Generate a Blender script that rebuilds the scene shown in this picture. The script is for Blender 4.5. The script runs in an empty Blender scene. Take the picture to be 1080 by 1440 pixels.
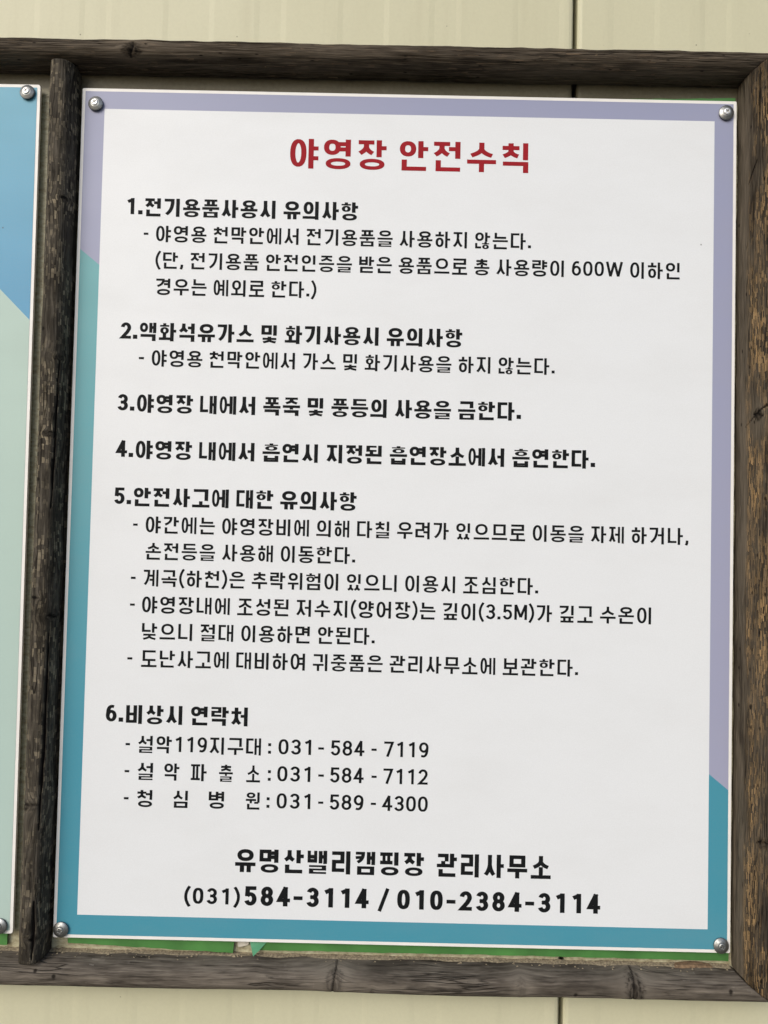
import bpy, bmesh, math, random
from mathutils import Vector, noise

D = bpy.data
SC = bpy.context.scene
R = math.radians
PI = math.pi
random.seed(7)

# ------------------------------------------------------------------ camera
cam = D.objects.new('camera', D.cameras.new('camera'))
SC.collection.objects.link(cam)
cam.location = (-0.01292, -0.69290, 1.56191)
cam.rotation_euler = (1.60222582, -0.0220083, 0.00200524)
cam.data.sensor_fit = 'VERTICAL'
cam.data.sensor_height = 36.0
cam.data.lens = 27.025
cam.data.clip_start = 0.02
cam.data.clip_end = 200.0
SC.camera = cam
# ------------------------------------------------------------------ world, sun, exposure
SUN_EL, SUN_ROT = R(31), R(214)
w = D.worlds.new('World'); SC.world = w; w.use_nodes = True
nt = w.node_tree
sky = nt.nodes.new('ShaderNodeTexSky'); sky.sky_type = 'NISHITA'; sky.sun_disc = False
sky.sun_elevation = SUN_EL; sky.sun_rotation = SUN_ROT
sky.air_density = 1.0; sky.dust_density = 2.5; sky.ozone_density = 1.0
bg = nt.nodes['Background']; bg.inputs['Strength'].default_value = 0.135
nt.links.new(sky.outputs[0], bg.inputs[0])
sd = D.lights.new('sun', 'SUN'); sd.energy = 1.5; sd.angle = R(42); sd.color = (1.0, 0.988, 0.968)
sun = D.objects.new('sun', sd); SC.collection.objects.link(sun)
sdir = Vector((math.sin(SUN_ROT) * math.cos(SUN_EL), math.cos(SUN_ROT) * math.cos(SUN_EL), math.sin(SUN_EL)))
sun.rotation_euler = sdir.to_track_quat('Z', 'Y').to_euler()
sun.location = (-1, -3, 4)
SC.view_settings.view_transform = 'Standard'
SC.view_settings.look = 'None'
SC.view_settings.gamma = 1.0
SC.view_settings.use_curve_mapping = False
SC.view_settings.exposure = 0.12
SC.cycles.max_bounces = 6

# ------------------------------------------------------------------ helpers
C = SC.collection


def link_mesh(name, verts, faces, mats, parent=None, smooth=False, fmat=None):
    me = D.meshes.new(name)
    me.from_pydata(verts, [], faces)
    for m in (mats if isinstance(mats, (list, tuple)) else [mats]):
        me.materials.append(m)
    if fmat:
        me.polygons.foreach_set('material_index', fmat)
    if smooth:
        me.polygons.foreach_set('use_smooth', [True] * len(me.polygons))
    me.update()
    o = D.objects.new(name, me)
    C.objects.link(o)
    if parent:
        o.parent = parent
    return o


def thing(name, label, cat, loc=(0, 0, 0), group=None):
    o = D.objects.new(name, None)
    o.empty_display_size = 0.05
    C.objects.link(o)
    o.location = loc
    tag(o, label, cat, group)
    return o


def tag(o, label, cat, group=None, kind=None):
    if label: o['label'] = label
    if cat: o['category'] = cat
    if group: o['group'] = group
    if kind: o['kind'] = kind


def prism(poly, y0, y1):
    """polygon in x,z (counter-clockwise seen from -Y) given thickness y0 (front) .. y1 (back)"""
    n = len(poly)
    v = [(x, y0, z) for x, z in poly] + [(x, y1, z) for x, z in poly]
    f = [tuple(range(n)), tuple(range(2 * n - 1, n - 1, -1))]
    for i in range(n):
        j = (i + 1) % n
        f.append((i, i + n, j + n, j))
    return v, f


class NT:
    """small node builder"""
    def __init__(s, name):
        s.m = D.materials.new(name); s.m.use_nodes = True
        s.t = s.m.node_tree; s.b = s.t.nodes['Principled BSDF']

    def n(s, typ, ins=None, **kw):
        k = s.t.nodes.new('ShaderNode' + typ)
        for a, b in kw.items(): setattr(k, a, b)
        for a, b in (ins or {}).items(): s.put(k.inputs[a], b)
        return k

    def put(s, sock, val):
        if isinstance(val, bpy.types.NodeSocket): s.t.links.new(val, sock)
        elif isinstance(val, bpy.types.Node): s.t.links.new(val.outputs[0], sock)
        else: sock.default_value = val

    def set(s, **kw):
        for a, b in kw.items(): s.put(s.b.inputs[a.replace('_', ' ')], b)

    def ramp(s, fac, stops, interp='LINEAR'):
        k = s.n('ValToRGB', {'Fac': fac}); cr = k.color_ramp; cr.interpolation = interp
        while len(cr.elements) < len(stops): cr.elements.new(0.5)
        for e, (p, c) in zip(cr.elements, stops):
            e.position = p
            e.color = (c, c, c, 1) if isinstance(c, (int, float)) else (*c, 1)
        return k.outputs['Color']

    def mix(s, fac, a, b, blend='MIX'):
        k = s.n('Mix', data_type='RGBA', blend_type=blend)
        s.put(k.inputs[0], fac)
        s.put(k.inputs[6], a if not isinstance(a, tuple) else (*a, 1))
        s.put(k.inputs[7], b if not isinstance(b, tuple) else (*b, 1))
        return k.outputs[2]

    def math(s, op, a, b=0.0, clamp=False):
        k = s.n('Math', operation=op, use_clamp=clamp)
        s.put(k.inputs[0], a); s.put(k.inputs[1], b)
        return k.outputs[0]

    def noise(s, vec, scale, detail=4, rough=0.55, dist=0.0):
        return s.n('TexNoise', {'Vector': vec, 'Scale': scale, 'Detail': detail, 'Roughness': rough, 'Distortion': dist}).outputs['Fac']

    def mapping(s, vec, scale=(1, 1, 1), loc=(0, 0, 0)):
        return s.n('Mapping', {'Vector': vec, 'Scale': scale, 'Location': loc}).outputs[0]

    def bump(s, h, strength=0.5, dist=0.001, normal=None):
        k = s.n('Bump', {'Height': h, 'Strength': strength, 'Distance': dist})
        if normal: s.put(k.inputs['Normal'], normal)
        return k.outputs[0]

    def objco(s): return s.n('TexCoord').outputs['Object']

    def attr(s, name): return s.n('Attribute', attribute_name=name)


def simple(name, col, rough=0.5, metal=0.0, var=0.06, scale=40, spec=0.5):
    k = NT(name)
    co = k.objco()
    f = k.noise(co, scale, 5)
    c = k.mix(k.ramp(f, [(0.3, 0.0), (0.7, 1.0)]), tuple(x * (1 - var) for x in col), tuple(min(1, x * (1 + var)) for x in col))
    k.set(Base_Color=c, Roughness=rough, Metallic=metal)
    k.b.inputs['Specular IOR Level'].default_value = spec
    return k


# ------------------------------------------------------------------ materials
def print_mat(name, c0, c1=None, z0=0, z1=1, rough=0.42):
    """ink printed on vinyl: an optional printed gradient along z, very faint banding and handling marks"""
    k = NT(name)
    co = k.objco()
    if c1:
        z = k.n('SeparateXYZ', {0: co}).outputs['Z']
        f = k.n('MapRange', {'Value': z, 'From Min': z0, 'From Max': z1}).outputs[0]
        base = k.mix(f, c0, c1)
    else:
        base = k.mix(0.0, c0, c0)
    grain = k.noise(co, 900, 2, 0.6)
    blot = k.noise(k.mapping(co, (1, 1, 2.2)), 9, 5, 0.6)
    base = k.mix(k.ramp(grain, [(0.3, 0.0), (0.7, 0.07)]), base, (0.30, 0.30, 0.29))
    base = k.mix(k.ramp(blot, [(0.45, 0.0), (0.8, 0.09)]), base, (0.35, 0.34, 0.30))
    sp = k.n('TexVoronoi', {'Vector': co, 'Scale': 26.0, 'Randomness': 1.0})
    pick = k.math('GREATER_THAN', k.n('SeparateColor', {0: sp.outputs['Color']}).outputs[0], 0.93)
    base = k.mix(k.math('MULTIPLY', k.ramp(sp.outputs['Distance'], [(0.012, 0.85), (0.028, 0.0)]), pick), base, (0.05, 0.04, 0.03))
    k.set(Base_Color=base, Roughness=k.ramp(blot, [(0.3, rough - 0.04), (0.7, rough + 0.08)]))
    k.b.inputs['Specular IOR Level'].default_value = 0.35
    k.set(Normal=k.bump(k.noise(co, 14, 3), 0.05, 0.004))
    return k.m


M = {}
M['field'] = print_mat('printed_white', (0.74, 0.766, 0.788))
M['lavender'] = print_mat('printed_lavender', (0.335, 0.345, 0.475), (0.295, 0.315, 0.455), -0.25, 0.3)
M['teal'] = print_mat('printed_teal', (0.055, 0.275, 0.37), (0.12, 0.37, 0.395), -0.2, 0.24)
M['skyblue'] = print_mat('printed_sky_blue', (0.070, 0.29, 0.49), (0.105, 0.35, 0.49), 0.17, 0.36)
M['sage'] = print_mat('printed_sage', (0.42, 0.555, 0.51), (0.40, 0.54, 0.485), -0.3, 0.2)
M['white_edge'] = simple('white_foam_board', (0.80, 0.79, 0.76), 0.5, var=0.05).m
M['ink'] = simple('black_print', (0.010, 0.011, 0.012), 0.55, var=0.1, spec=0.06).m
M['red'] = simple('red_print', (0.30, 0.017, 0.024), 0.55, var=0.08, spec=0.06).m
M['green'] = simple('green_vinyl', (0.065, 0.20, 0.050), 0.4, var=0.25, scale=30).m
M['green_back'] = simple('torn_green_vinyl', (0.10, 0.33, 0.18), 0.4, var=0.15, scale=60).m
M['peel'] = simple('torn_white_backing', (0.50, 0.47, 0.40), 0.8, var=0.3, scale=120).m


def metal_mat(name, col, rough):
    k = NT(name); co = k.objco()
    f = k.noise(co, 350, 4, 0.6)
    k.set(Base_Color=k.mix(k.ramp(f, [(0.4, 0.0), (0.75, 1.0)]), col, tuple(c * 0.5 for c in col)),
          Metallic=1.0, Roughness=k.ramp(f, [(0.3, rough), (0.8, rough + 0.2)]))
    k.set(Normal=k.bump(f, 0.15, 0.0004))
    return k.m


M['zinc'] = metal_mat('dull_zinc', (0.40, 0.41, 0.40), 0.40)
M['steel'] = metal_mat('bright_screw_steel', (0.85, 0.85, 0.83), 0.42)  # brighter metal paints the sky's reflection into the upper screw heads
M['rubber'] = simple('black_rubber', (0.012, 0.012, 0.013), 0.7).m


def wall_mat():
    k = NT('cream_painted_steel'); co = k.objco()
    f = k.noise(co, 3.0, 6, 0.55)
    st = k.noise(k.mapping(co, (9, 1, 0.7)), 6, 5, 0.6)
    g = k.noise(co, 420, 3, 0.6)
    base = k.mix(k.ramp(f, [(0.3, 0.0), (0.7, 1.0)]), (0.53, 0.515, 0.355), (0.58, 0.567, 0.405))
    base = k.mix(k.ramp(st, [(0.55, 0.0), (0.85, 0.24)]), base, (0.36, 0.33, 0.22))
    base = k.mix(k.ramp(g, [(0.35, 0.0), (0.7, 0.10)]), base, (0.36, 0.34, 0.23))
    # tiny dark specks of dirt
    v = k.n('TexVoronoi', {'Vector': co, 'Scale': 38.0}).outputs['Distance']
    base = k.mix(k.ramp(v, [(0.012, 0.75), (0.035, 0.0)]), base, (0.06, 0.05, 0.03))
    # grime caked where the wall lies behind the frame's inner edges, plus painted shade below the top rail
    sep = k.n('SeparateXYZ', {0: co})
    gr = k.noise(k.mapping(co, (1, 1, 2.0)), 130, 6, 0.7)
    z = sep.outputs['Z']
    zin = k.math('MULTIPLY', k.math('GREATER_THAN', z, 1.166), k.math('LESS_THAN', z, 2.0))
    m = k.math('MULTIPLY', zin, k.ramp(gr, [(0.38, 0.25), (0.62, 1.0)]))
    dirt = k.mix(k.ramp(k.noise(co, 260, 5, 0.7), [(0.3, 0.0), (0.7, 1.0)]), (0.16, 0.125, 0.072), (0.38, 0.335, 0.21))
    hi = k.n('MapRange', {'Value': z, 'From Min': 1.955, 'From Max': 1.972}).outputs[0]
    dirt = k.mix(k.math('MULTIPLY', hi, 0.85), dirt, (0.022, 0.016, 0.009))  # shade in the gap below the top rail, painted near-black over the grime
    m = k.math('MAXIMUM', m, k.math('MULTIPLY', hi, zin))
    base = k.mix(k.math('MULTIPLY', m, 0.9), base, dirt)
    k.set(Base_Color=base, Roughness=0.48)
    k.b.inputs['Specular IOR Level'].default_value = 0.35
    h = k.math('ADD', k.math('MULTIPLY', g, 0.25), k.math('MULTIPLY', k.math('MULTIPLY', gr, zin), 1.5))
    k.set(Normal=k.bump(h, 0.35, 0.0006))
    return k.m


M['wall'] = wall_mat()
M['joint'] = simple('dark_joint_gap', (0.035, 0.03, 0.022), 0.8, var=0.3).m


def wood_mat(name, dark, mid, pale, flake, flake_amt, seed, silver=0.4, fbx=(8.0, 1.2, 0.66, 0.85), edge_amt=0.4, zsc=(16, 70, 1), inner=None):
    """weathered peeled log: fine fibre streaks along the grain, splintered flakes, checks and dark knots"""
    k = NT(name)
    g = k.attr('grain').outputs['Vector']          # (along, around, depth) bent round the knots
    kn = k.attr('knot').outputs['Fac']
    ck = k.attr('check').outputs['Fac']
    g = k.mapping(g, (1, 1, 1), (seed * 1.37, seed * 0.71, seed))
    big = k.noise(k.mapping(g, (9, 26, 1)), 1.0, 4, 0.6)
    streak = k.noise(k.mapping(g, (14, 760, 1)), 1.0, 5, 0.65)
    fine = k.noise(k.mapping(g, (34, 1500, 1)), 1.0, 3, 0.6)
    base = k.mix(k.ramp(streak, [(0.30, 0.0), (0.68, 1.0)]), dark, mid)
    base = k.mix(k.ramp(big, [(0.35, 0.0), (0.70, silver)]), base, pale)
    base = k.mix(k.ramp(fine, [(0.50, 0.0), (0.68, 0.65)]), base, pale)
    base = k.mix(k.ramp(fine, [(0.32, 0.7), (0.46, 0.0)]), base, tuple(c * 0.45 for c in dark))
    # weathered surface split into short fibre blocks: some silvered, some fresh and pale, some still dark
    bl, bw_, lo_, hi_ = fbx
    warp = k.n('TexNoise', {'Vector': k.mapping(g, (55, 210, 1)), 'Scale': 1.0, 'Detail': 3.0}).outputs['Color']
    gm = k.n('VectorMath', {0: k.mapping(g, (1000, 1000, 1)), 1: k.n('VectorMath', {0: warp, 1: (bl * 2.2, bw_ * 1.6, 0)}, operation='MULTIPLY').outputs[0]}, operation='ADD').outputs[0]
    br = k.n('TexBrick', {'Vector': gm, 'Color1': (0, 0, 0, 1), 'Color2': (1, 1, 1, 1), 'Mortar': (0, 0, 0, 1), 'Scale': 1.0, 'Mortar Size': bw_ * 0.13, 'Mortar Smooth': 0.6, 'Brick Width': bl, 'Row Height': bw_}, offset=0.37, offset_frequency=3, squash=1.4, squash_frequency=2)
    bv = k.n('SeparateColor', {0: br.outputs['Color']}).outputs[0]
    br2 = k.n('TexBrick', {'Vector': k.mapping(gm, (0.61, 0.77, 1), (3, 7, 0)), 'Color1': (0, 0, 0, 1), 'Color2': (1, 1, 1, 1), 'Mortar': (0.4, 0.4, 0.4, 1), 'Scale': 1.0, 'Mortar Size': 0.02, 'Brick Width': bl, 'Row Height': bw_}, offset=0.43, offset_frequency=2)
    bv2 = k.n('SeparateColor', {0: br2.outputs['Color']}).outputs[0]
    zone = k.noise(k.mapping(g, zsc, (3, 5, 0)), 1.0, 4, 0.62)
    fz = k.ramp(zone, [(0.66 - flake_amt, 0.0), (0.84 - flake_amt, 1.0)])
    if inner:                                       # the sheltered inner flank stays smooth and silvered
        gy = k.n('SeparateXYZ', {0: g}).outputs['Y']
        fl_ = k.n('MapRange', {'Value': gy, 'From Min': seed * 0.71 + inner - 0.003, 'From Max': seed * 0.71 + inner + 0.002}).outputs[0]
        base = k.mix(k.math('MULTIPLY', k.math('SUBTRACT', 1.0, fl_), 0.45), base, pale)
        fz = k.math('MULTIPLY', fz, fl_)
    fm = k.math('MULTIPLY', k.ramp(k.math('ADD', k.math('MULTIPLY', bv, 0.6), k.math('MULTIPLY', bv2, 0.4)), [(lo_, 0.0), (hi_, 1.0)]), fz)
    fcol = k.mix(k.ramp(bv2, [(0.2, 0.0), (0.9, 1.0)]), flake, tuple(0.45 * a + 0.55 * b for a, b in zip(flake, pale)))
    base = k.mix(k.math('MULTIPLY', fm, 0.8), base, fcol)
    edge = k.math('MULTIPLY', br.outputs['Fac'], fz)
    base = k.mix(k.math('MULTIPLY', edge, edge_amt), base, tuple(c * 0.35 for c in dark))
    worn = k.noise(k.mapping(g, (7, 70, 1), (11, 3, 0)), 1.0, 5, 0.65)
    base = k.mix(k.ramp(worn, [(0.54, 0.0), (0.66, 0.72)]), base, tuple(c * 0.9 for c in dark))
    halo = k.attr('halo').outputs['Fac']
    base = k.mix(k.math('MULTIPLY', halo, 0.45), base, tuple(1.15 * c for c in pale))
    # fine dark checks along the grain
    cr = k.noise(k.mapping(g, (11, 420, 1), (7, 2, 0)), 1.0, 2, 0.5)
    crm = k.ramp(k.math('ABSOLUTE', k.math('SUBTRACT', cr, 0.5)), [(0.0, 1.0), (0.022, 0.0)])
    crz = k.ramp(k.noise(k.mapping(g, (6, 40, 1)), 1.0, 2), [(0.48, 0.0), (0.6, 1.0)])
    crk = k.math('MULTIPLY', crm, crz)
    base = k.mix(k.math('MULTIPLY', crk, 0.75), base, tuple(c * 0.18 for c in dark))
    pv = k.n('TexVoronoi', {'Vector': k.mapping(g, (60, 150, 1)), 'Scale': 1.0}, voronoi_dimensions='2D')
    pits = k.math('MULTIPLY', k.ramp(pv.outputs['Distance'], [(0.06, 1.0), (0.14, 0.0)]), k.math('GREATER_THAN', k.n('SeparateColor', {0: pv.outputs['Color']}).outputs[0], 0.90))
    base = k.mix(k.math('MULTIPLY', pits, 0.85), base, tuple(c * 0.15 for c in dark))
    # knots and big splits
    rings = k.noise(k.mapping(g, (300, 900, 1)), 1.0, 3)
    kcol = k.mix(k.ramp(rings, [(0.4, 0.0), (0.6, 1.0)]), tuple(c * 0.22 for c in dark), tuple(c * 0.8 for c in mid))
    base = k.mix(kn, base, kcol)
    base = k.mix(ck, base, (0.004, 0.003, 0.003))
    k.set(Base_Color=base, Roughness=0.82)
    k.b.inputs['Specular IOR Level'].default_value = 0.08
    h = k.math('ADD', k.math('MULTIPLY', streak, 0.7), k.math('MULTIPLY', fine, 0.3))
    h = k.math('ADD', h, k.math('MULTIPLY', fm, 0.5))
    h = k.math('SUBTRACT', h, k.math('MULTIPLY', crk, 1.0))
    k.set(Normal=k.bump(h, 0.9, 0.0009))
    return k.m


M['wood_top'] = wood_mat('weathered_brown_log', (0.014, 0.010, 0.0065), (0.062, 0.049, 0.035), (0.165, 0.136, 0.102), (0.30, 0.20, 0.12), 0.20, 1.0, 0.55)
M['wood_bot'] = wood_mat('weathered_grey_log', (0.036, 0.030, 0.024), (0.112, 0.095, 0.077), (0.205, 0.178, 0.144), (0.38, 0.34, 0.29), 0.13, 2.0, 0.5, fbx=(7.0, 0.75, 0.70, 0.85), edge_amt=0.15)
M['wood_div'] = wood_mat('weathered_dark_log', (0.016, 0.0135, 0.010), (0.058, 0.050, 0.039), (0.125, 0.11, 0.088), (0.44, 0.37, 0.25), 0.28, 3.0, 0.25, fbx=(4.0, 0.62, 0.46, 0.90), edge_amt=0.45, zsc=(22, 90, 1))
M['wood_right'] = wood_mat('splintered_log', (0.013, 0.010, 0.007), (0.050, 0.040, 0.029), (0.150, 0.125, 0.092), (0.60, 0.38, 0.165), 0.25, 4.0, 0.3, inner=0.015, fbx=(5.2, 0.85, 0.36, 0.72), edge_amt=0.85, zsc=(11, 46, 1))
M['rust'] = simple('brown_crust', (0.17, 0.110, 0.062), 0.9, var=0.5, scale=350).m
M['crumb'] = simple('wood_crumbs', (0.23, 0.19, 0.125), 0.9, var=0.55, scale=500).m

# ------------------------------------------------------------------ wall of cream sandwich panels
WY = 0.008


def wall_panel(xa, xb, name, parent):
    """folded steel sheet: shallow ribs at an even pitch, both long edges turned in"""
    xs = [(xa, 0.030), (xa, 0.0022), (xa + 0.0015, 0.0006), (xa + 0.004, 0.0)]
    x = xa + 0.028
    k = 0
    while x < xb - 0.03:
        wd = 0.048 if k % 2 == 0 else 0.030
        xs += [(x, 0.0), (x + 0.005, 0.0003), (min(x + wd - 0.005, xb - 0.012), 0.0003), (min(x + wd, xb - 0.008), 0.0)]
        x += 0.085 if k % 2 == 0 else 0.078
        k += 1
    xs += [(xb - 0.004, 0.0), (xb - 0.0015, 0.0006), (xb, 0.0022), (xb, 0.030)]
    z0, z1, nz = 0.70, 2.60, 39
    v, f = [], []
    for j in range(nz + 1):
        z = z0 + (z1 - z0) * j / nz
        for (x, d) in xs:
            wob = 0.0005 * noise.noise((x * 5, z * 3.2, 0.3))
            v.append((x, WY + d + wob, z))
    n = len(xs)
    for j in range(nz):
        for i in range(n - 1):
            f.append((j * n + i, j * n + i + 1, (j + 1) * n + i + 1, (j + 1) * n + i))
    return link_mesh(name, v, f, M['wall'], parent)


wall = thing('building_wall', 'cream ribbed metal cladding wall behind the wooden noticeboard frame', 'wall', (0, 0, 0))
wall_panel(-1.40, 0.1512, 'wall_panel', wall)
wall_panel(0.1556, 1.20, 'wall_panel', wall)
v, f = prism([(-1.40, 0.70), (1.20, 0.70), (1.20, 2.60), (-1.40, 2.60)], WY + 0.032, WY + 0.08)
link_mesh('panel_core', v, f, M['joint'], wall)


v = [(-30, -40, 0), (30, -40, 0), (30, 2, 0), (-30, 2, 0)]
bounce_ground = link_mesh('ground', v, [(0, 1, 2, 3)], simple('pale_gravel', (0.13, 0.125, 0.11), 0.9, var=0.3, scale=30).m)  # unseen plain plane, added to bounce light up onto wall and frame
bounce_ground['kind'] = 'structure'

# ------------------------------------------------------------------ log frame
def make_log(name, mat, parent, along, a0, a1, lo, width, depth, seed, mitre0=0, mitre1=0, knots=(), splits=(), lo_slope=0.0, taper=0.0, expo=2.7, rough=1.0, halo_amt=0.6):
    """half-round peeled log on the wall. along='x' or 'z'; it runs a0..a1; its edge at `lo` is the inner or lower one.
    mitre: slope of the end cut against the transverse position. knots: (along, t 0..1 round the face, size, dark).
    splits: (along0, along1, t0, t1, width)"""
    L = a1 - a0
    ns = int(L / 0.0012)
    nt_ = 104
    verts, grain, knot, chk, halo = [], [], [], [], []
    arc = width + 1.4 * depth
    for i in range(ns + 1):
        s = i / ns
        for j in range(nt_ + 1):
            t = j / nt_
            th = PI * (1 - t)
            cx = math.copysign(abs(math.cos(th)) ** (2 / expo), math.cos(th))
            dy = abs(math.sin(th)) ** (2 / expo)
            tw = (cx + 1) / 2                               # 0 at lo edge, 1 at hi edge
            e0 = a0 + mitre0 * tw * width
            e1 = a1 + mitre1 * tw * width
            p = e0 + s * (e1 - e0)
            u = p
            # slow wobble of thickness and edge, bumps at the knots
            wv = 1 + 0.05 * noise.noise((p * 7, seed, 0.0))
            d = depth * dy * (1 + 0.07 * noise.noise((p * 6, seed + 9, 0.4))) * (1 - taper * s)
            q = lo + lo_slope * s + tw * width * wv
            gu, gv, kd, cd, hl = p, t * arc, 0.0, 0.0, 0.0
            bul = 0.0
            for (ka, kt, ks, dark) in knots:
                du = (p - ka) / ks
                dv = (t - kt) * arc / (ks * 0.8)
                r2 = du * du + dv * dv
                if r2 < 30:
                    ex = math.exp(-r2 * 0.55)
                    if ks > 0.004: hl = max(hl, math.exp(-r2 * 0.16) * halo_amt)
                    bul += ex * 0.0009 * min(1.0, ks / 0.008)
                    gv += (dv / (0.5 + r2)) * -ks * 0.34
                    core = max(0.0, min(1.0, (1.15 - math.sqrt(r2) + 0.35 * noise.noise((p * 300, t * 40, seed))) * 2.2))
                    kd = max(kd, core * dark)
                    # radial split inside the knot
                    if ks > 0.005:
                        line = abs(du - 0.30 * math.sin(dv * 2 + ka * 50) * 0.5)
                        if line < 0.16 and abs(dv) < 1.15:
                            cd = max(cd, (1 - line / 0.16) * min(1.0, dark * 1.6))
            for (sa, sb, t0, t1, sw) in splits:
                if sa < p < sb:
                    m = (p - sa) / (sb - sa)
                    tc = t0 + (t1 - t0) * m + 0.006 * noise.noise((p * 45, seed, 3.3))
                    wd = sw * (0.35 + 0.65 * math.sin(PI * m)) * (1 + 0.5 * noise.noise((p * 80, 2, seed)))
                    dd = abs(t - tc) * arc
                    if dd < wd:
                        cd = max(cd, min(1.0, (1 - dd / wd) * 1.6))
            # fibre relief
            fib = 0.00030 * noise.noise((p * 22, t * arc * 420, seed)) + 0.00055 * noise.noise((p * 45, t * arc * 150, seed + 2))
            sp_ = noise.noise((p * 60, t * arc * 800, seed + 4))
            fib += rough * (0.00045 * max(0.0, sp_ - 0.1) + 0.0009 * min(0.0, noise.noise((p * 9, t * arc * 330, seed + 6)) + 0.32))
            fib += 0.00045 * rough * noise.noise((p * 14, t * 3.0, seed + 8))
            out = d + (bul + fib) * dy - cd * 0.0022 * dy
            q += (fib * 1.2) * cx
            pos = (p, WY - 0.001 - out, q) if along == 'x' else (q, WY - 0.001 - out, p)
            verts.append(pos)
            grain.append((gu, gv, 0.0)); knot.append(kd); chk.append(cd); halo.append(hl)
    n = nt_ + 1
    faces = []
    fl = along == 'x'
    for i in range(ns):
        for j in range(nt_):
            a, b, c, e = i * n + j, (i + 1) * n + j, (i + 1) * n + j + 1, i * n + j + 1
            faces.append((a, b, c, e) if fl else (a, e, c, b))
    faces.append(tuple(range(n)) if fl else tuple(reversed(range(n))))
    faces.append(tuple(reversed(range(ns * n, ns * n + n))) if fl else tuple(range(ns * n, ns * n + n)))
    o = link_mesh(name, verts, faces, mat, parent)
    me = o.data
    sm = [True] * len(me.polygons); sm[-1] = sm[-2] = False
    me.polygons.foreach_set('use_smooth', sm)
    at = me.attributes.new('grain', 'FLOAT_VECTOR', 'POINT'); at.data.foreach_set('vector', [c for g in grain for c in g])
    at = me.attributes.new('halo', 'FLOAT', 'POINT'); at.data.foreach_set('value', halo)
    at = me.attributes.new('knot', 'FLOAT', 'POINT'); at.data.foreach_set('value', knot)
    at = me.attributes.new('check', 'FLOAT', 'POINT'); at.data.foreach_set('value', chk)
    return o


frame = thing('log_frame', 'weathered half-round log frame fixed round both notices on the cream wall', 'frame', (0, 0, 0))
WID = 0.0225
XR, XL = 0.3040, -0.9480
ZT, ZB = 1.9840, 1.1855
DEP = 0.0265
make_log('top_rail', M['wood_top'], frame, 'x', XL, XR - 0.0007, ZT, WID, DEP, 11.0, -1.0, 1.333,
         knots=[(-0.2496, 0.42, 0.0095, 0.9), (-0.359, 0.70, 0.0028, 1.0), (-0.317, 0.66, 0.0018, 1.0), (-0.005, 0.90, 0.003, 1.0), (0.215, 0.78, 0.002, 1.0), (-0.62, 0.5, 0.008, 0.9)],
         splits=[(-0.30, -0.10, 0.62, 0.60, 0.0007), (0.10, 0.30, 0.55, 0.57, 0.0006)], lo_slope=0.0)
make_log('bottom_rail', M['wood_bot'], frame, 'x', XL, XR - 0.0007, ZB, -WID * 0.98, DEP, 12.0, 1.0, -1.36, rough=0.45, halo_amt=1.0,
         knots=[(-0.0488, 0.52, 0.0080, 0.6), (0.1124, 0.50, 0.0045, 0.35), (0.2103, 0.50, 0.0082, 0.85), (-0.3138, 0.72, 0.002, 1.0), (-0.016, 0.62, 0.0016, 1.0), (-0.107, 0.7, 0.0016, 1.0), (0.145, 0.74, 0.0016, 1.0), (-0.70, 0.5, 0.008, 0.9)],
         splits=[(-0.048, 0.02, 0.66, 0.655, 0.0003), (0.14, 0.20, 0.58, 0.585, 0.0003)])
make_log('right_post', M['wood_right'], frame, 'z', ZB, ZT, XR, 0.0300, DEP, 13.0, -0.735, 0.75, rough=2.2,
         knots=[(1.676, 0.40, 0.006, 0.9), (1.304, 0.50, 0.006, 0.6), (1.420, 0.30, 0.0025, 1.0)],
         splits=[(1.665, 1.69, 0.18, 0.62, 0.0012), (1.885, 1.905, 0.20, 0.36, 0.0011), (1.20, 1.33, 0.60, 0.62, 0.0012), (1.46, 1.62, 0.62, 0.60, 0.0008), (1.72, 1.87, 0.55, 0.57, 0.0007)], lo_slope=-0.0)
make_log('divider_post', M['wood_div'], frame, 'z', ZB + 0.001, ZT - 0.0015, -0.3035, -0.0225, DEP, 14.0, 0, 0, rough=1.5,
         knots=[(1.8575, 0.30, 0.0026, 1.0), (1.714, 0.28, 0.0026, 1.0), (1.6457, 0.40, 0.003, 1.0), (1.5017, 0.60, 0.002, 1.0), (1.4852, 0.25, 0.003, 1.0), (1.3217, 0.75, 0.006, 0.8), (1.2078, 0.38, 0.003, 1.0)],
         splits=[(1.58, 1.712, 0.36, 0.28, 0.0007), (1.30, 1.47, 0.36, 0.30, 0.0008), (1.19, 1.24, 0.42, 0.40, 0.0008)], expo=3.0)
make_log('left_post', M['wood_right'], frame, 'z', ZB, ZT, XL, -0.0235, DEP, 15.0, 1.0, -1.0,
         knots=[(1.55, 0.40, 0.006, 0.9)], splits=[(1.30, 1.45, 0.5, 0.52, 0.001)])

# ------------------------------------------------------------------ stroke lettering
def bez(p0, p1, p2, n=7):
    return [((1 - t) ** 2 * p0[0] + 2 * t * (1 - t) * p1[0] + t * t * p2[0], (1 - t) ** 2 * p0[1] + 2 * t * (1 - t) * p1[1] + t * t * p2[1]) for t in [i / n for i in range(n + 1)]]


def arc(cx, cy, rx, ry, a0, a1, n=14):
    return [(cx + rx * math.cos(R(a0 + (a1 - a0) * i / n)), cy + ry * math.sin(R(a0 + (a1 - a0) * i / n))) for i in range(n + 1)]


def ell(n=26, e=2.25):
    out = []
    for i in range(n):
        a = 2 * PI * i / n
        c, s = math.cos(a), math.sin(a)
        out.append((0.5 + 0.5 * math.copysign(abs(c) ** (2 / e), c), 0.5 + 0.5 * math.copysign(abs(s) ** (2 / e), s)))
    return out


LEG_L = [(0.5, 1), (0.5, 0.78)] + bez((0.5, 0.78), (0.48, 0.36), (0.0, 0.02))[1:]
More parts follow.
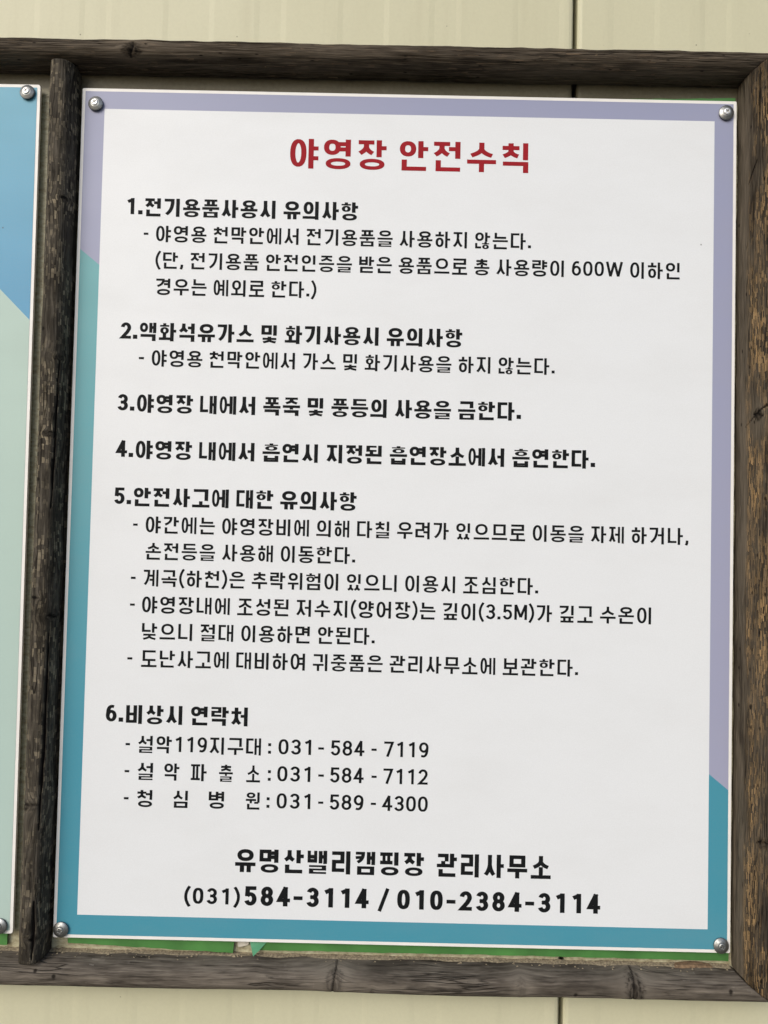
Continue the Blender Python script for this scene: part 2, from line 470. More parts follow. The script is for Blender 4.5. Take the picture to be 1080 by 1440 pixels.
# jamo: list of (points, closed, caps) ; caps: 's' square, 'b' butt; last entry: (horizontal bars, vertical bars) for thinning
def siot(top=1.0, w=0.5):
    l = [(w, top), (w, top * 0.66)] + bez((w, top * 0.66), (w - 0.02, top * 0.30), (-0.08, 0.02))[1:]
    r = bez((w, top * 0.58), (w + 0.10, top * 0.22), (1.08, 0.02))
    return [(l, 0, 'sb'), (r, 0, 'bb')]


JAMO = {
    'ㄱ': ([([(0, 1), (1, 1), (1, 0)], 0, 'ss')], 1, 1),
    'ㄱv': ([([(0, 1), (0.94, 1)] + bez((0.94, 1), (0.96, 0.28), (0.02, 0.0), 9)[1:], 0, 'sb')], 1, 1),
    'ㄴ': ([([(0, 1), (0, 0), (1, 0)], 0, 'ss')], 1, 1),
    'ㄷ': ([([(1, 1), (0, 1), (0, 0), (1, 0)], 0, 'ss')], 2, 1),
    'ㄹ': ([([(0, 1), (1, 1), (1, 0.5), (0, 0.5), (0, 0), (1, 0)], 0, 'ss')], 3, 2),
    'ㅁ': ([([(0, 0), (1, 0), (1, 1), (0, 1)], 1, '')], 2, 2),
    'ㅂ': ([([(0, 1), (0, 0), (1, 0), (1, 1)], 0, 'ss'), ([(0, 0.5), (1, 0.5)], 0, 'ss')], 2, 2),
    'ㅅ': (siot(), 1, 1),
    'ㅇ': ([(ell(), 1, '')], 2, 2),
    'ㅈ': ([([(0.03, 1), (0.97, 1)], 0, 'ss')] + siot(1.0), 2, 1),
    'ㅊ': ([([(0.03, 0.76), (0.97, 0.76)], 0, 'ss'), ([(0.5, 1), (0.5, 0.7)], 0, 'ss')] + siot(0.76), 2, 1),
    'ㅋ': ([([(0, 1), (0.94, 1)] + bez((0.94, 1), (0.96, 0.28), (0.02, 0.0), 9)[1:], 0, 'sb'), ([(0.0, 0.52), (0.74, 0.56)], 0, 'sb')], 2.8, 1.8),
    'ㅍ': ([([(0, 1), (1, 1)], 0, 'ss'), ([(0, 0), (1, 0)], 0, 'ss'), ([(0.25, 1), (0.25, 0)], 0, 'bb'), ([(0.75, 1), (0.75, 0)], 0, 'bb')], 2, 2.7),
    'ㅎ': ([([(0.5, 1), (0.5, 0.84)], 0, 'ss'), ([(0, 0.80), (1, 0.80)], 0, 'ss'), ([(0.5 + (x - 0.5) * 0.90, y * 0.56) for x, y in ell()], 1, '')], 4, 2),
}
CHO = 'ㄱㄲㄴㄷㄸㄹㅁㅂㅃㅅㅆㅇㅈㅉㅊㅋㅌㅍㅎ'
JUNG = 'ㅏㅐㅑㅒㅓㅔㅕㅖㅗㅘㅙㅚㅛㅜㅝㅞㅟㅠㅡㅢㅣ'
JONG = ['', 'ㄱ', 'ㄲ', 'ㄳ', 'ㄴ', 'ㄵ', 'ㄶ', 'ㄷ', 'ㄹ', 'ㄺ', 'ㄻ', 'ㄼ', 'ㄽ', 'ㄾ', 'ㄿ', 'ㅀ', 'ㅁ', 'ㅂ', 'ㅄ', 'ㅅ', 'ㅆ', 'ㅇ', 'ㅈ', 'ㅊ', 'ㅋ', 'ㅌ', 'ㅍ', 'ㅎ']


def hangul(ch, wv, wh, cw):
    """strokes of one syllable in a cell 0..cw by 0..1: list of (points, closed, caps, pen_v, pen_h)"""
    n = ord(ch) - 0xAC00
    c, v, t = CHO[n // 588], JUNG[(n % 588) // 28], JONG[n % 28]
    out = []

    def jamo(j, x0, y0, x1, y1):
        st, nh, nv = JAMO[j]
        bw, bh = (x1 - x0) * cw, y1 - y0
        ph = min(wh, bh / (2 * nh - 1) * (1.12 if nh > 2 else 0.95)) if nh > 1 else wh
        pv = min(wv, bw / (1.5 * nv)) if nv > 1 else min(wv, bw * 0.36)
        for pts, cl, caps in st:
            out.append(([(x0 * cw + pv / 2 + px * (bw - pv), y0 + ph / 2 + py * (bh - ph)) for px, py in pts], cl, caps, pv, ph))

    def hbar(x0, x1, y, k=1.0):                      # y = centre
        out.append(([(x0 * cw, y), (x1 * cw, y)], 0, 'bb', wv, wh * k))

    def vbar(x, y0, y1, k=1.0):                      # x = centre
        out.append(([(x * cw, y0), (x * cw, y1)], 0, 'bb', wv * k, wh))

    hv = wv / cw / 2
    two = 0.86 if v in 'ㅐㅒㅔㅖ' else 1.0
    ci = 'ㄱv' if c == 'ㄱ' and v in 'ㅏㅐㅑㅒㅓㅔㅕㅖㅣ' else c
    lowered = c in 'ㅎㅊ'
    if v in 'ㅏㅑㅓㅕㅣㅐㅒㅔㅖ':
        yb = 0.43 if t else 0.0
        y0 = 0.475 if t else 0.055
        y1 = 0.99 if t else 0.985
        if c in 'ㄴㄷㄹ' and not t: y0 = 0.10
        if c in 'ㅅㅈㅊ' and not t: y0 = 0.03
        if v in 'ㅏㅑ':
            xs = 0.745
            jamo(ci, 0.02, y0, 0.60 - hv * 0.15, y1)
            vbar(xs, yb if t else 0, 1.0)
            mid = (yb + 1) / 2 + 0.02
            for yy in ([mid] if v == 'ㅏ' else [mid + 0.15 * (1 - yb) + 0.01, mid - 0.17 * (1 - yb)]):
                hbar(xs, 1.0, yy)
        elif v in 'ㅓㅕ':
            xs = 0.94 - hv
            jamo(ci, 0.01, y0, 0.60 - hv * 0.1, y1)
            vbar(xs, yb if t else 0, 1.0)
            mid = (y0 + y1) / 2 + 0.02
            for yy in ([mid] if v == 'ㅓ' else [mid + 0.16 * (1 - yb), mid - 0.15 * (1 - yb)]):
                hbar(0.53 if v == 'ㅕ' else 0.54, xs, yy)
        elif v == 'ㅣ':
            jamo(ci, 0.03, y0, 0.64, y1)
            vbar(0.93 - hv, yb if t else 0, 1.0)
        elif v in 'ㅐㅒ':
            jamo(ci, 0.01, y0, 0.48, y1)
            vbar(0.55 + hv * 0.9, (yb + 0.02) if t else 0.03, 0.985, two)
            vbar(0.97 - hv * 0.9, yb if t else 0, 1.0, two)
            hbar(0.60, 0.95, (yb + 1) / 2 + 0.02)
        else:
            jamo(ci, 0.01, y0, 0.44, y1)
            vbar(0.585 + hv * 0.8, (yb + 0.02) if t else 0.03, 0.985, two)
            vbar(0.97 - hv * 0.85, yb if t else 0, 1.0, two)
            mid = (yb + 1) / 2 + 0.02
            for yy in ([mid] if v == 'ㅔ' else [mid + 0.12, mid - 0.12]):
                hbar(0.40, 0.62, yy)
    elif v in 'ㅗㅛㅜㅠㅡ':
        up = v in 'ㅗㅛ'
        if t:
            y1 = 0.995
            y0 = 0.60 if up else (0.615 if v != 'ㅡ' else 0.63)
            if lowered: y0 -= 0.02
            yc = 0.455 if up else (0.50 if v in 'ㅜㅠ' else 0.492)
            if c in 'ㅅㅈㅊㄱㄷ' and up: y0 += 0.0
            jamo(c, 0.12, y0, 0.88, y1)
            hbar(0.0, 1.0, yc, 0.92)
            xs = [0.5] if v in 'ㅗㅜ' else ([] if v == 'ㅡ' else [0.33, 0.67])
            for x in xs:
                if up: vbar(x, yc, 0.66 if c in 'ㅅㅈㅊ' else 0.61, 0.92)
                else: vbar(x, 0.345, yc, 0.92)
        else:
            if up:
                y0, yc = 0.36, wh / 2 + 0.005
                if c in 'ㅅㅈㅊ': y0 = 0.41
                jamo(c, 0.08, y0, 0.92, 0.99)
                for x in ([0.5] if v == 'ㅗ' else [0.33, 0.67]):
                    vbar(x, yc, (y0 + 0.10) if c in 'ㅅㅈㅊ' else (y0 + 0.02 if c != 'ㄱ' else y0 - 0.02), 0.95)
            elif v in 'ㅜㅠ':
                yc = 0.345
                jamo(c, 0.10, 0.475, 0.90, 0.99)
                for x in ([0.5] if v == 'ㅜ' else [0.34, 0.67]): vbar(x, 0.0, yc, 0.98)
            else:
                yc = 0.12
                jamo(c, 0.10, 0.33, 0.90, 0.98)
            hbar(0.0, 1.0, yc)
    else:
        yb = 0.40 if t else 0.0
        y0, y1 = (0.66, 0.99) if t else (0.40, 0.985)
        low = 0.50 if t else 0.16
        xs = 0.755 if v in 'ㅘㅙ' else 0.94 - hv
        if v == 'ㅢ': y0 = 0.30 if not t else 0.60
        if v in 'ㅝㅟ': y0 = 0.66 if t else 0.52
        jamo(c, 0.05, y0, 0.585 if v in 'ㅘㅙ' else 0.64, y1)
        xr = xs
        if v in 'ㅘㅙㅚ':
            hbar(0.0, xr, low - 0.02, 0.95)
            vbar(0.32 if v in 'ㅘㅙ' else 0.35, low, y0 + 0.02, 0.95)
        elif v in 'ㅝㅟ':
            yc = 0.555 if t else 0.36
            hbar(0.0, 0.70, yc, 0.95)
            vbar(0.34, 0.36 if t else 0.0, yc, 0.95)
            if v == 'ㅝ': hbar(0.58, xs, yc - 0.16 if t else yc - 0.17, 0.9)
        else:
            hbar(0.0, xr, low - 0.04 if not t else low, 0.95)
        vbar(xs, yb, 1.0)
        if v == 'ㅘ': hbar(xs, 1.0, (yb + 1) / 2 + 0.06)
    if t:
        ft = 0.335 if v in 'ㅗㅛㅜㅠㅡ' else 0.37
        if v in 'ㅘㅚㅝㅟㅢ': ft = 0.33
        if v in 'ㅜㅠ': ft = 0.315
        if v == 'ㅡ' and t == 'ㄴ': ft = 0.29
        xa, xb = (0.09, 0.93) if t != 'ㅇ' else (0.08, 0.94)
        if v in 'ㅗㅛㅜㅠㅡ': xa, xb = (0.08, 0.92)
        if t in 'ㄱ' and v in 'ㅓㅕㅣㅐㅏㅑ': xa, xb = (0.06, 0.94 if v not in 'ㅏㅑ' else 0.745 + hv)
        if t == 'ㄴ': xb = 0.94
        if t == 'ㄶ':
            jamo('ㄴ', 0.02, 0.02, 0.42, ft - 0.02); jamo('ㅎ', 0.47, -0.01, 0.94, ft + 0.05)
        elif t == 'ㅆ':
            jamo('ㅅ', 0.06, 0.0, 0.52, ft); jamo('ㅅ', 0.48, 0.0, 0.94, ft)
        else:
            jamo(t, xa, 0.0, xb, ft)
    return out


def latin(ch, wv, wh):
    """strokes and width of a digit, letter or mark; digits stand 0.10..0.985 high"""
    B, T = 0.10, 0.985
    W_ = 0.56

    def box(sts, w=W_, nh=1):
        res = []
        ph = min(wh * 1.02, (T - B) / (2 * nh - 1)) if nh > 1 else wh * 1.02
        for pts, cl, caps in sts:
            res.append(([(wv / 2 + x * (w - wv), B + ph / 2 + y * (T - B - ph)) for x, y in pts], cl, caps, wv, ph))
        return res, w
    d = {
        '0': [(ell(30, 2.5), 1, '')],
        '2': [(arc(0.5, 0.72, 0.48, 0.28, 172, -20, 12) + [(0.72, 0.40), (0.04, 0.0), (1.0, 0.0)], 0, 'bs')],
        '3': [(arc(0.48, 0.755, 0.46, 0.245, 165, -90, 14), 0, 'bs'), (arc(0.48, 0.255, 0.50, 0.255, 90, -165, 14), 0, 'sb'), ([(0.26, 0.51), (0.50, 0.51)], 0, 'bs')],
        '4': [([(0.70, 1.0), (0.0, 0.27), (1.04, 0.27)], 0, 'ss'), ([(0.74, 0.0), (0.74, 1.0)], 0, 'ss')],
        '5': [([(0.92, 1.0), (0.14, 1.0), (0.09, 0.47)], 0, 'sb'), (arc(0.48, 0.31, 0.50, 0.31, 146, -160, 16), 0, 'bb')],
        '6': [(arc(0.5, 0.315, 0.49, 0.315, 0, 360, 24)[:-1], 1, ''), (bez((0.02, 0.36), (0.02, 0.98), (0.55, 1.0), 8) + [(0.86, 0.97)], 0, 'bb')],
        '7': [([(0.0, 1.0), (1.0, 1.0), (0.36, 0.0)], 0, 'ss')],
        '8': [(arc(0.5, 0.755, 0.44, 0.245, 0, 360, 22)[:-1], 1, ''), (arc(0.5, 0.265, 0.50, 0.265, 0, 360, 22)[:-1], 1, '')],
        '9': [(arc(0.5, 0.685, 0.49, 0.315, 0, 360, 24)[:-1], 1, ''), (bez((0.98, 0.64), (0.98, 0.02), (0.45, 0.0), 8) + [(0.14, 0.03)], 0, 'bb')],
    }
    if ch in d: return box(d[ch], W_, 2 if ch in '0' else 3)
    if ch == '1':
        return [([(0.35, B), (0.35, T)], 0, 'bb', wv, wh), ([(0.10, T - 0.20), (0.35, T - 0.09)], 0, 'bb', wv, wh * 1.1)], W_
    if ch == 'W':
        p = [(0.07, T), (0.275, B), (0.505, T - 0.03), (0.735, B), (0.94, T)]
        return [([p[i], p[i + 1]], 0, 'bb', wv * 1.02, wh) for i in range(4)], 1.01
    if ch == 'M':
        a = wv / 2
        return [([(a, B), (a, T)], 0, 'bb', wv, wh), ([(0.74 - a, B), (0.74 - a, T)], 0, 'bb', wv, wh),
                ([(a + 0.01, T), (0.37, B + 0.15)], 0, 'bb', wv, wh), ([(0.37, B + 0.15), (0.73 - a, T)], 0, 'bb', wv, wh)], 0.74
    if ch == '.': return [([(wv * 0.62, B - 0.0), (wv * 0.62, B + wv * 1.15)], 0, 'bb', wv * 1.2, wh)], wv * 1.25
    if ch == ',': return [([(wv * 0.75, B + wv * 1.1), (wv * 0.70, B + 0.02), (wv * 0.35, B - 0.12)], 0, 'bb', wv * 1.05, wh)], wv * 1.3
    if ch == ':': return [([(wv * 0.62, y), (wv * 0.62, y + wv * 1.15)], 0, 'bb', wv * 1.2, wh) for y in (B + 0.02, B + 0.46)], wv * 1.25
    if ch == '-': return [([(0.0, 0.49), (0.40, 0.49)], 0, 'bb', wv, wh * 1.02)], 0.40
    if ch == '/': return [([(0.03, -0.02), (0.47, 1.02)], 0, 'bb', wv * 0.95, wh)], 0.52
    if ch == '(': return [(bez((0.27, 1.06), (-0.14, 0.51), (0.27, -0.05), 10), 0, 'bb', wv * 0.95, wh)], 0.29
    if ch == ')': return [(bez((0.02, 1.06), (0.43, 0.51), (0.02, -0.05), 10), 0, 'bb', wv * 0.95, wh)], 0.29
    return [], 0.3


def stroke_quads(pts, closed, caps, pv, ph):
    """outline of a polyline swept by an elliptical pen (pv wide, ph high) with mitred joins"""
    q = []
    for x, y in pts:
        p = Vector((x / pv, y / ph))
        if not q or (p - q[-1]).length > 1e-4: q.append(p)
    n = len(q)
    if not closed:
        if caps[0] == 's': q[0] = q[0] - (q[1] - q[0]).normalized() * 0.5
        if caps[1] == 's': q[-1] = q[-1] + (q[-1] - q[-2]).normalized() * 0.5
    L, Rr = [], []
    for i in range(n):
        if closed:
            d0 = (q[i] - q[i - 1]).normalized(); d1 = (q[(i + 1) % n] - q[i]).normalized()
        else:
            d0 = (q[i] - q[i - 1]).normalized() if i else None
            d1 = (q[i + 1] - q[i]).normalized() if i < n - 1 else None
            d0 = d0 or d1; d1 = d1 or d0
        n0 = Vector((-d0.y, d0.x)); n1 = Vector((-d1.y, d1.x))
        m = (n0 + n1)
        if m.length < 1e-3: m = n0.copy()
        m.normalize()
        k = 0.5 / max(0.33, m.dot(n1))
        L.append(q[i] + m * k); Rr.append(q[i] - m * k)
    out = [((a.x * pv, a.y * ph), (b.x * pv, b.y * ph)) for a, b in zip(L, Rr)]
    return out


CWR = 0.91          # cell width / glyph height
STY = {  # height mm, stem, bar, hangul side gap, space, digit side gap
    'T': (27.6, 0.165, 0.137, 0.16, 0.40, 0.10, 'red'),
    'H': (16.8, 0.194, 0.154, 0.12, 0.37, 0.10, 'ink'),
    'B': (15.2, 0.149, 0.127, 0.155, 0.41, 0.12, 'ink'),
    'F': (20.4, 0.195, 0.158, 0.16, 0.20, 0.16, 'ink'),
    'G': (19.2, 0.205, 0.168, 0.16, 0.30, 0.17, 'ink'),
    'g': (15.9, 0.170, 0.145, 0.16, 0.22, 0.12, 'ink'),
}


def text_part(name, style, zc, segs, parent, y):
    S, wv, wh, gap, sp, dg, mat = STY[style]
    verts, faces = [], []
    for (txt, x0, x1) in segs:
        items, cur, prev = [], 0.0, None
        for ch in txt:
            if ch == ' ':
                cur += sp; prev = ' '; continue
            han = ord(ch) >= 0xAC00
            st, w_ = (hangul(ch, wv, wh, CWR), CWR) if han else latin(ch, wv, wh)
            if prev not in (None, ' '):
                cur += gap * 0.5 if prev == 'h' else dg * 0.5
                cur += gap * 0.5 if han else dg * 0.5
            if han:
                # optical side bearings: shift so that the ink, not the cell, keeps an even gap
                xs = [p[0] for s in st for p in s[0]]
            items.append((st, cur, w_)); cur += w_
            prev = 'h' if han else 'l'
        # fit between the measured ink edges; the advances (and, mildly, the widths) take up the difference
        ink = lambda st: (min(p[0] - q[3] * 0.5 * (q[2] != 'bb' or True) for q in st for p in q[0]), max(p[0] + q[3] * 0.5 for q in st for p in q[0]))
        i0, i1 = ink(items[0][0])[0], ink(items[-1][0])[1]
        want = (x1 - x0) / S
        if len(items) > 1:
            kx = max(0.90, min(1.06, want / (items[-1][1] + i1 - i0)))
            ka = (want - (i1 - i0) * kx) / items[-1][1]
        else:
            kx = max(0.5, min(1.2, want / max(1e-6, i1 - i0))); ka = 1.0
        x0 = x0 - i0 * kx * S
        for st, cx, w_ in items:
            for si, (pts, cl, caps, pv, ph) in enumerate(st):
                rail = stroke_quads(pts, cl, caps, pv, ph)
                b = len(verts)
                yy = y - 0.000004 * (si % 16)
                for (a, c) in rail:
                    for (px, py) in (a, c):
                        verts.append(((x0 + (cx * ka + px * kx) * S) / 1000, yy, (zc + (py - 0.5) * S) / 1000))
                m = len(rail)
                for i in range(m if cl else m - 1):
                    j = (i + 1) % m
                    faces.append((b + 2 * i, b + 2 * i + 1, b + 2 * j + 1, b + 2 * j))
    return link_mesh(name, verts, faces, M[mat], parent)


# ------------------------------------------------------------------ screws with domed washers
def lathe(profile, seg=40):
    v, f = [], []
    n = len(profile)
    for k in range(seg):
        a = 2 * PI * k / seg
        for r, h in profile:
            v.append((r * math.cos(a), -h, r * math.sin(a)))
    for k in range(seg):
        k2 = (k + 1) % seg
        for i in range(n - 1):
            f.append((k * n + i, k * n + i + 1, k2 * n + i + 1, k2 * n + i))
    return v, f


def screw(parent, x, z, rot, sky_lit, y0=-0.0003):
    """cross-head screw over a domed washer on a rubber seal; the washer and seal are its sub-parts"""
    seg, nr = 96, 26
    Rh, base, top = 0.0032, 0.0038, 0.0011
    v, f = [], []
    for i in range(nr + 1):
        r = Rh * i / nr
        for k in range(seg):
            a = 2 * PI * k / seg
            px, pz = r * math.cos(a), r * math.sin(a)
            h = base + top * math.sqrt(max(0.0, 1 - (r / Rh) ** 5))
            u, w_ = px * math.cos(rot) + pz * math.sin(rot), -px * math.sin(rot) + pz * math.cos(rot)
            arm = 0.00205
            for p, q in ((u, w_), (w_, u)):
                wd = 0.00052 * (1 - 0.25 * abs(p) / arm)
                if abs(p) < arm:
                    e = max(0.0, min(1.0, (wd - abs(q)) / 0.00014 + 0.5))
                    e *= max(0.0, min(1.0, (arm - abs(p)) / 0.0003))
                    h = min(h, base + top - 0.0003 - e * 0.0016) if e > 0 else h
            v.append((px, -h, pz))
    for i in range(nr):
        for k in range(seg):
            k2 = (k + 1) % seg
            if i == 0:
                f.append((k, seg + k, seg + k2))
            else:
                f.append((i * seg + k, (i + 1) * seg + k, (i + 1) * seg + k2, i * seg + k2))
    b = len(v)
    for h in (0.0012,):
        for k in range(seg):
            a = 2 * PI * k / seg
            v.append((Rh * 0.9 * math.cos(a), -h, Rh * 0.9 * math.sin(a)))
    for k in range(seg):
        k2 = (k + 1) % seg
        f.append((nr * seg + k, b + k, b + k2, nr * seg + k2))
    o = link_mesh('screw', v, f, M['steel' if sky_lit else 'zinc'], parent, smooth=True)  # upper heads take the brighter metal for reflected sky, lower ones the darker
    o.location = (x, y0, z)
    o.rotation_euler = (random.uniform(-0.06, 0.06), 0, random.uniform(-0.06, 0.06))
    prof = [(0.0066, 0.0015), (0.0068, 0.0018), (0.0067, 0.0021), (0.0060, 0.0025), (0.0048, 0.0031), (0.0039, 0.0036), (0.0034, 0.0038), (0.0026, 0.0034)]
    vv, ff = lathe(prof)
    link_mesh('washer', vv, ff, M['zinc'], o, smooth=True)
    vv, ff = lathe([(0.0060, -0.0001), (0.0064, 0.0006), (0.0063, 0.0017), (0.0050, 0.0022)])
    link_mesh('rubber_seal', vv, ff, M['rubber'], o, smooth=True)
    return o


# ------------------------------------------------------------------ the notice
def rounded(x0, z0, x1, z1, r=0.0012, n=4):
    out = []
    for cx, cz, a0 in ((x1 - r, z1 - r, 0), (x0 + r, z1 - r, 90), (x0 + r, z0 + r, 180), (x1 - r, z0 + r, 270)):
        for i in range(n + 1):
            a = R(a0 + 90 * i / n)
            out.append((cx + r * math.cos(a), cz + r * math.sin(a)))
    return out


HW, HH = 0.300, 0.38355
notice = thing('notice_board', 'white safety notice with red title, black text and lavender and teal border', 'notice', (0, 0, 1.58355))
v, f = prism(rounded(-HW, -HH, HW, HH), 0.0, 0.0032)
link_mesh('board', v, f, M['white_edge'], notice)
B = 0.0028
FX0, FX1, FZ0, FZ1 = -0.2792, 0.2799, -0.3633, 0.3645
x0, x1, z0, z1 = -HW + B, HW - B, -HH + B, HH - B
# the border print is one sheet split by a diagonal that runs behind the white field
dl = lambda x: 0.2340 + (-0.2428 - 0.2340) * (x + 0.297) / (0.297 + 0.2994)
Yp = -0.0002
vs = [(x0, z0), (x1, z0), (x1, dl(x1)), (FX1, dl(FX1)), (FX1, FZ0), (FX0, FZ0), (FX0, dl(FX0)), (x0, dl(x0)), (x0, z1), (x1, z1), (FX0, FZ1), (FX1, FZ1)]
vv = [(x, Yp, z) for x, z in vs]
tealf = [(0, 1, 4, 5), (1, 2, 3, 4), (0, 5, 6, 7)]
lavf = [(7, 6, 10, 8), (8, 10, 11, 9), (2, 9, 11, 3)]
link_mesh('printed_border', vv, tealf + lavf, [M['teal'], M['lavender']], notice, fmat=[0] * 3 + [1] * 3)
link_mesh('message_panel', [(FX0, Yp, FZ0), (FX1, Yp, FZ0), (FX1, Yp, FZ1), (FX0, Yp, FZ1)], [(0, 1, 2, 3)], M['field'], notice)

LINES = [
    ('T', 326.6, [('야영장 안전수칙', -107.9, 110.1)]),
    ('H', 273.9, [('1.전기용품사용시 유의사항', -256.5, -42.9)]),
    ('B', 249.5, [('-', -240.3, -234.5), ('야영용 천막안에서 전기용품을 사용하지 않는다.', -228.3, 113.7)]),
    ('B', 225.1, [('(단, 전기용품 안전인증을 받은 용품으로 총 사용량이 600W 이하인', -228.1, 249.3)]),
    ('B', 200.8, [('경우는 예외로 한다.)', -226.8, -80.7)]),
    ('H', 159.3, [('2.액화석유가스 및 화기사용시 유의사항', -257.6, 54.4)]),
    ('B', 135.2, [('-', -241.2, -234.8), ('야영용 천막안에서 가스 및 화기사용을 하지 않는다.', -228.6, 137.0)]),
    ('H', 93.7, [('3.야영장 내에서 폭죽 및 풍등의 사용을 금한다.', -258.4, 107.2)]),
    ('H', 51.6, [('4.야영장 내에서 흡연시 지정된 흡연장소에서 흡연한다.', -258.2, 174.8)]),
    ('H', 8.9, [('5.안전사고에 대한 유의사항', -258.6, -38.1)]),
    ('B', -16.0, [('-', -241.5, -235.8), ('야간에는 야영장비에 의해 다칠 우려가 있으므로 이동을 자제 하거나,', -229.3, 259.6)]),
    ('B', -39.8, [('손전등을 사용해 이동한다.', -229.8, -39.8)]),
    ('B', -63.9, [('-', -241.9, -236.1), ('계곡(하천)은 추락위험이 있으니 이용시 조심한다.', -229.7, 125.2)]),
    ('B', -87.9, [('-', -242.0, -236.0), ('야영장내에 조성된 저수지(양어장)는 깊이(3.5M)가 깊고 수온이', -230.3, 226.8)]),
    ('B', -111.8, [('낮으니 절대 이용하면 안된다.', -229.7, -20.6)]),
    ('B', -136.0, [('-', -242.8, -236.7), ('도난사고에 대비하여 귀중품은 관리사무소에 보관한다.', -230.6, 162.0)]),
    ('H', -185.9, [('6.비상시 연락처', -259.6, -132.6)]),
    ('B', -212.2, [('-', -241.8, -236.4), ('설악119지구대', -230.4, -119.1), (':', -113.6, -111.0), ('031', -104.4, -75.2), ('-', -69.8, -62.8), ('584', -57.7, -27.6), ('-', -22.2, -15.8), ('7119', -10.1, 29.6)]),
    ('B', -236.1, [('-', -242.0, -236.3), ('설', -230.2, -215.9), ('악', -205.8, -191.2), ('파', -182.0, -166.7), ('출', -157.8, -143.5), ('소', -133.4, -119.1), (':', -113.2, -110.6), ('031', -104.8, -75.3), ('-', -69.2, -62.3), ('584', -57.8, -27.7), ('-', -21.6, -15.3), ('7112', -10.2, 29.4)]),
    ('B', -260.0, [('-', -241.9, -236.1), ('청', -229.8, -215.8), ('심', -197.7, -184.1), ('병', -165.4, -151.7), ('원', -133.3, -120.0), (':', -113.7, -111.1), ('031', -104.8, -74.7), ('-', -68.6, -62.3), ('589', -57.6, -27.4), ('-', -21.7, -15.4), ('4300', -10.6, 29.9)]),
    ('F', -312.5, [('유명산밸리캠핑장', -142.2, 29.5), ('관리사무소', 37.1, 142.2)]),
    ('G', -344.2, [('584-3114', -131.3, -20.8), ('/', -12.9, -2.4), ('010-2384-3114', 4.5, 184.6)]),
    ('g', -345.0, [('(031)', -184.7, -135.1)]),
]
NAMES = {'T': 'title_text', 'H': 'heading_text', 'B': 'body_text', 'F': 'office_name_text', 'G': 'phone_number_text', 'g': 'area_code_text'}
for sty, zc, segs in LINES:
    text_part(NAMES[sty], sty, zc, segs, notice, Yp - 0.00012)
for x, z, r_, sh in ((-0.2868, 0.3683, 0.5, True), (0.2899, 0.3718, 0.85, True), (-0.2926, -0.3758, 0.25, False), (0.2912, -0.3765, 0.15, False)):
    screw(notice, x, z, r_, sh)

# ------------------------------------------------------------------ the notice left of the divider
left = thing('notice_board', 'sky blue and sage green notice left of the divider post', 'notice', (-0.6360, 0, 1.58470))
left.rotation_euler = (0, R(-0.22), 0)
v, f = prism(rounded(-0.2985, -HH, 0.2985, HH, 0.0022), 0.0, 0.0032)
link_mesh('board', v, f, M['white_edge'], left)
a0, a1, c0, c1 = -0.2985 + B, 0.2985 - B, -HH + B, HH - B
dz = lambda x: 0.1655 - 1.0 * (x - (a1))
zL = 0.1655 + 0.30
link_mesh('printed_sheet', [(a0, Yp, c0), (a1, Yp, c0), (a1, Yp, 0.1655), (a1 - (c1 - 0.1655), Yp, c1), (a0, Yp, c1), (a1, Yp, c1)],
          [(0, 1, 2, 3, 4), (2, 5, 3)], [M['sage'], M['skyblue']], left, fmat=[0, 1])
for x, z, r_, sh in ((0.2875, 0.3752, 0.78, True), (0.2875, -0.3765, 0.2, False), (-0.2875, 0.3752, 0.3, True), (-0.2875, -0.3765, 0.6, False)):
    screw(left, x, z, r_, sh)


# ------------------------------------------------------------------ older green notices left in place behind them
def ragged(pts, seed, amp=0.0006, step=0.006):
    out = []
    for i, (a, b) in enumerate(zip(pts, pts[1:] + pts[:1])):
        a, b = Vector(a), Vector(b)
        n = max(1, int((b - a).length / step))
        for k in range(n):
            p = a.lerp(b, k / n)
            out.append((p.x + amp * noise.noise((p.x * 160, p.y * 160, seed)), p.y + amp * noise.noise((p.x * 160, p.y * 160, seed + 5))))
    return out


old = thing('old_green_notice', 'torn older green notice showing under the white safety notice', 'notice', (0, 0, 0))
v, f = prism(ragged([(-0.2885, 1.1932), (-0.1411, 1.1876), (-0.1390, 1.2050), (-0.1200, 1.2300), (-0.1200, 1.9660), (-0.2885, 1.9650)], 1.0), 0.0042, 0.0066)
link_mesh('green_sheet', v, f, M['green'], old)
v, f = prism(ragged([(-0.1195, 1.1906), (-0.0500, 1.1908), (0.1200, 1.1912), (0.3006, 1.1906), (0.3006, 1.9726), (0.1905, 1.9694), (-0.1195, 1.9650)], 2.0), 0.0042, 0.0066)
link_mesh('green_sheet', v, f, M['green'], old)
# the lifted torn corner
fv = [(-0.1262, 0.0030, 1.2010), (-0.1100, 0.0038, 1.1990), (-0.1165, 0.0022, 1.1920), (-0.1222, 0.0008, 1.1868), (-0.1242, 0.0016, 1.1940)]
fv2 = [(x, y + 0.0004, z) for x, y, z in fv]
link_mesh('torn_corner', fv + fv2, [(0, 4, 3, 2, 1), (5, 6, 7, 8, 9), (0, 5, 9, 4), (4, 9, 8, 3), (3, 8, 7, 2), (2, 7, 6, 1), (1, 6, 5, 0)], M['green_back'], old)
v, f = prism(ragged([(-0.1365, 1.1930), (-0.1285, 1.1935), (-0.1270, 1.2020), (-0.1370, 1.2020)], 3.0, 0.0012, 0.002), 0.0055, 0.0064)
link_mesh('peeled_backing', v, f, M['peel'], old)
old2 = thing('old_green_notice', 'green edge of an older notice under the sky blue notice', 'notice', (0, 0, 0))
v, f = prism(ragged([(-0.9280, 1.1905), (-0.3427, 1.1900), (-0.3435, 1.9640), (-0.9280, 1.9640)], 4.0), 0.0042, 0.0066)
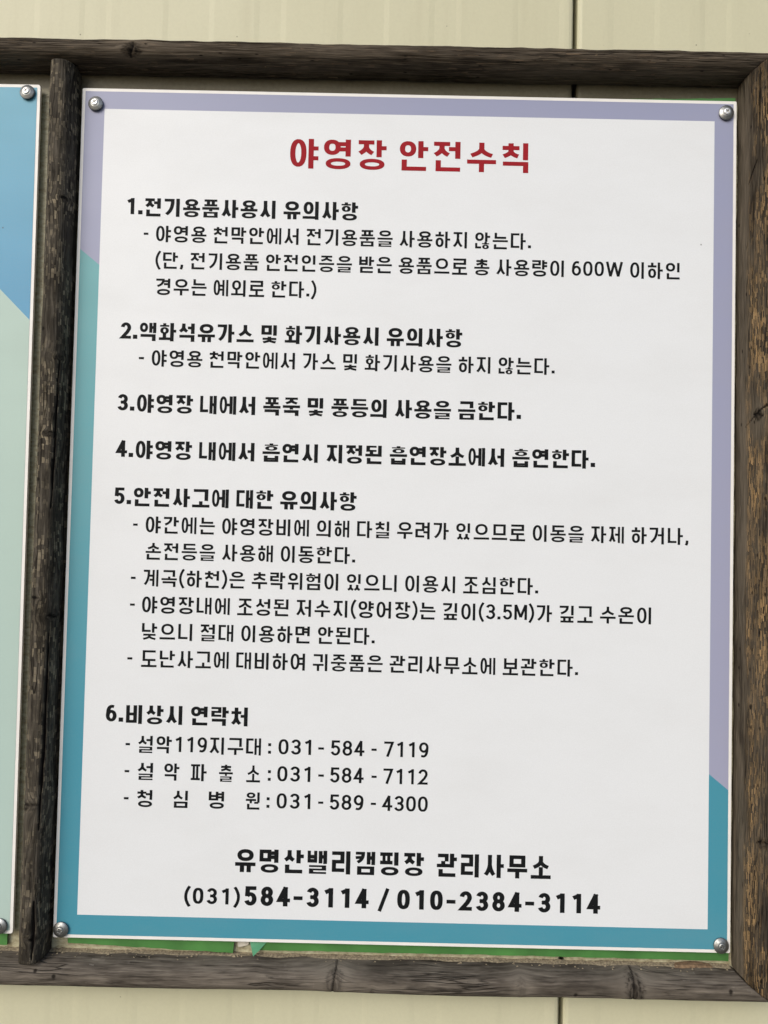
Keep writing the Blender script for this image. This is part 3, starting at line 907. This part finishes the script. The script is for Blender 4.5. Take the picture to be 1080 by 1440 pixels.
link_mesh('green_sheet', v, f, M['green'], old2)


# ------------------------------------------------------------------ crumbs of rotten wood and dirt lying along the bottom rail
def crumbs():
    v, f = [], []
    for k in range(260):
        x = random.uniform(-0.40, 0.302)
        if -0.327 < x < -0.302: continue
        s = random.choice((0.0003, 0.0004, 0.0005, 0.0007)) * random.uniform(0.6, 1.4)
        y = random.uniform(-0.004, WY - 0.001)
        z = ZB + random.uniform(-0.0002, 0.0022) - max(0, (WY - y - 0.006)) * 0.25
        b = len(v)
        st = random.uniform(1, 2.6)
        for dx, dy, dz in ((-1, -1, -1), (1, -1, -1), (1, 1, -1), (-1, 1, -1), (0, 0, 1)):
            v.append((x + dx * s * st * random.uniform(0.6, 1.2), y + dy * s * random.uniform(0.6, 1.2), z + dz * s * random.uniform(0.5, 1.1)))
        f += [(b, b + 1, b + 4), (b + 1, b + 2, b + 4), (b + 2, b + 3, b + 4), (b + 3, b, b + 4), (b + 3, b + 2, b + 1, b)]
    # the dirt itself, a low uneven fillet between rail and wall
    n = 360
    for i in range(n + 1):
        x = -0.40 + 0.702 * i / n
        h = 0.0006 + 0.0010 * (0.5 + noise.noise((x * 60, 0, 1))) + 0.0008 * noise.noise((x * 260, 1, 1))
        v += [(x, 0.0005, ZB - 0.0012), (x, 0.0040, ZB + 0.30 * h), (x, WY + 0.0004, ZB + max(0.0002, h))]
    b = len(v) - 3 * (n + 1)
    for i in range(n):
        for j in range(2):
            a = b + 3 * i + j
            f.append((a, a + 3, a + 4, a + 1))
    b = len(v)
    for i in range(25):
        q = i / 24
        hh = 0.0019 * math.sin(PI * q) * (1 + 0.25 * noise.noise((q * 9, 4, 4)))
        x = 0.252 + 0.034 * q
        v += [(x, 0.0012, ZB - 0.0006), (x, 0.0030, ZB + 0.0006 + 0.6 * hh), (x, WY - 0.0002, ZB + 0.0007 + hh)]
    for i in range(24):
        for j in range(2):
            a = b + 3 * i + j
            f.append((a, a + 3, a + 4, a + 1))
    fm = [0] * (len(f) - 48) + [1] * 48
    o = link_mesh('dirt', v, f, [M['crumb'], M['rust']], fmat=fm)
    tag(o, 'dry brown dirt and wood crumbs along the top of the bottom rail', 'dirt', kind='stuff')


crumbs()
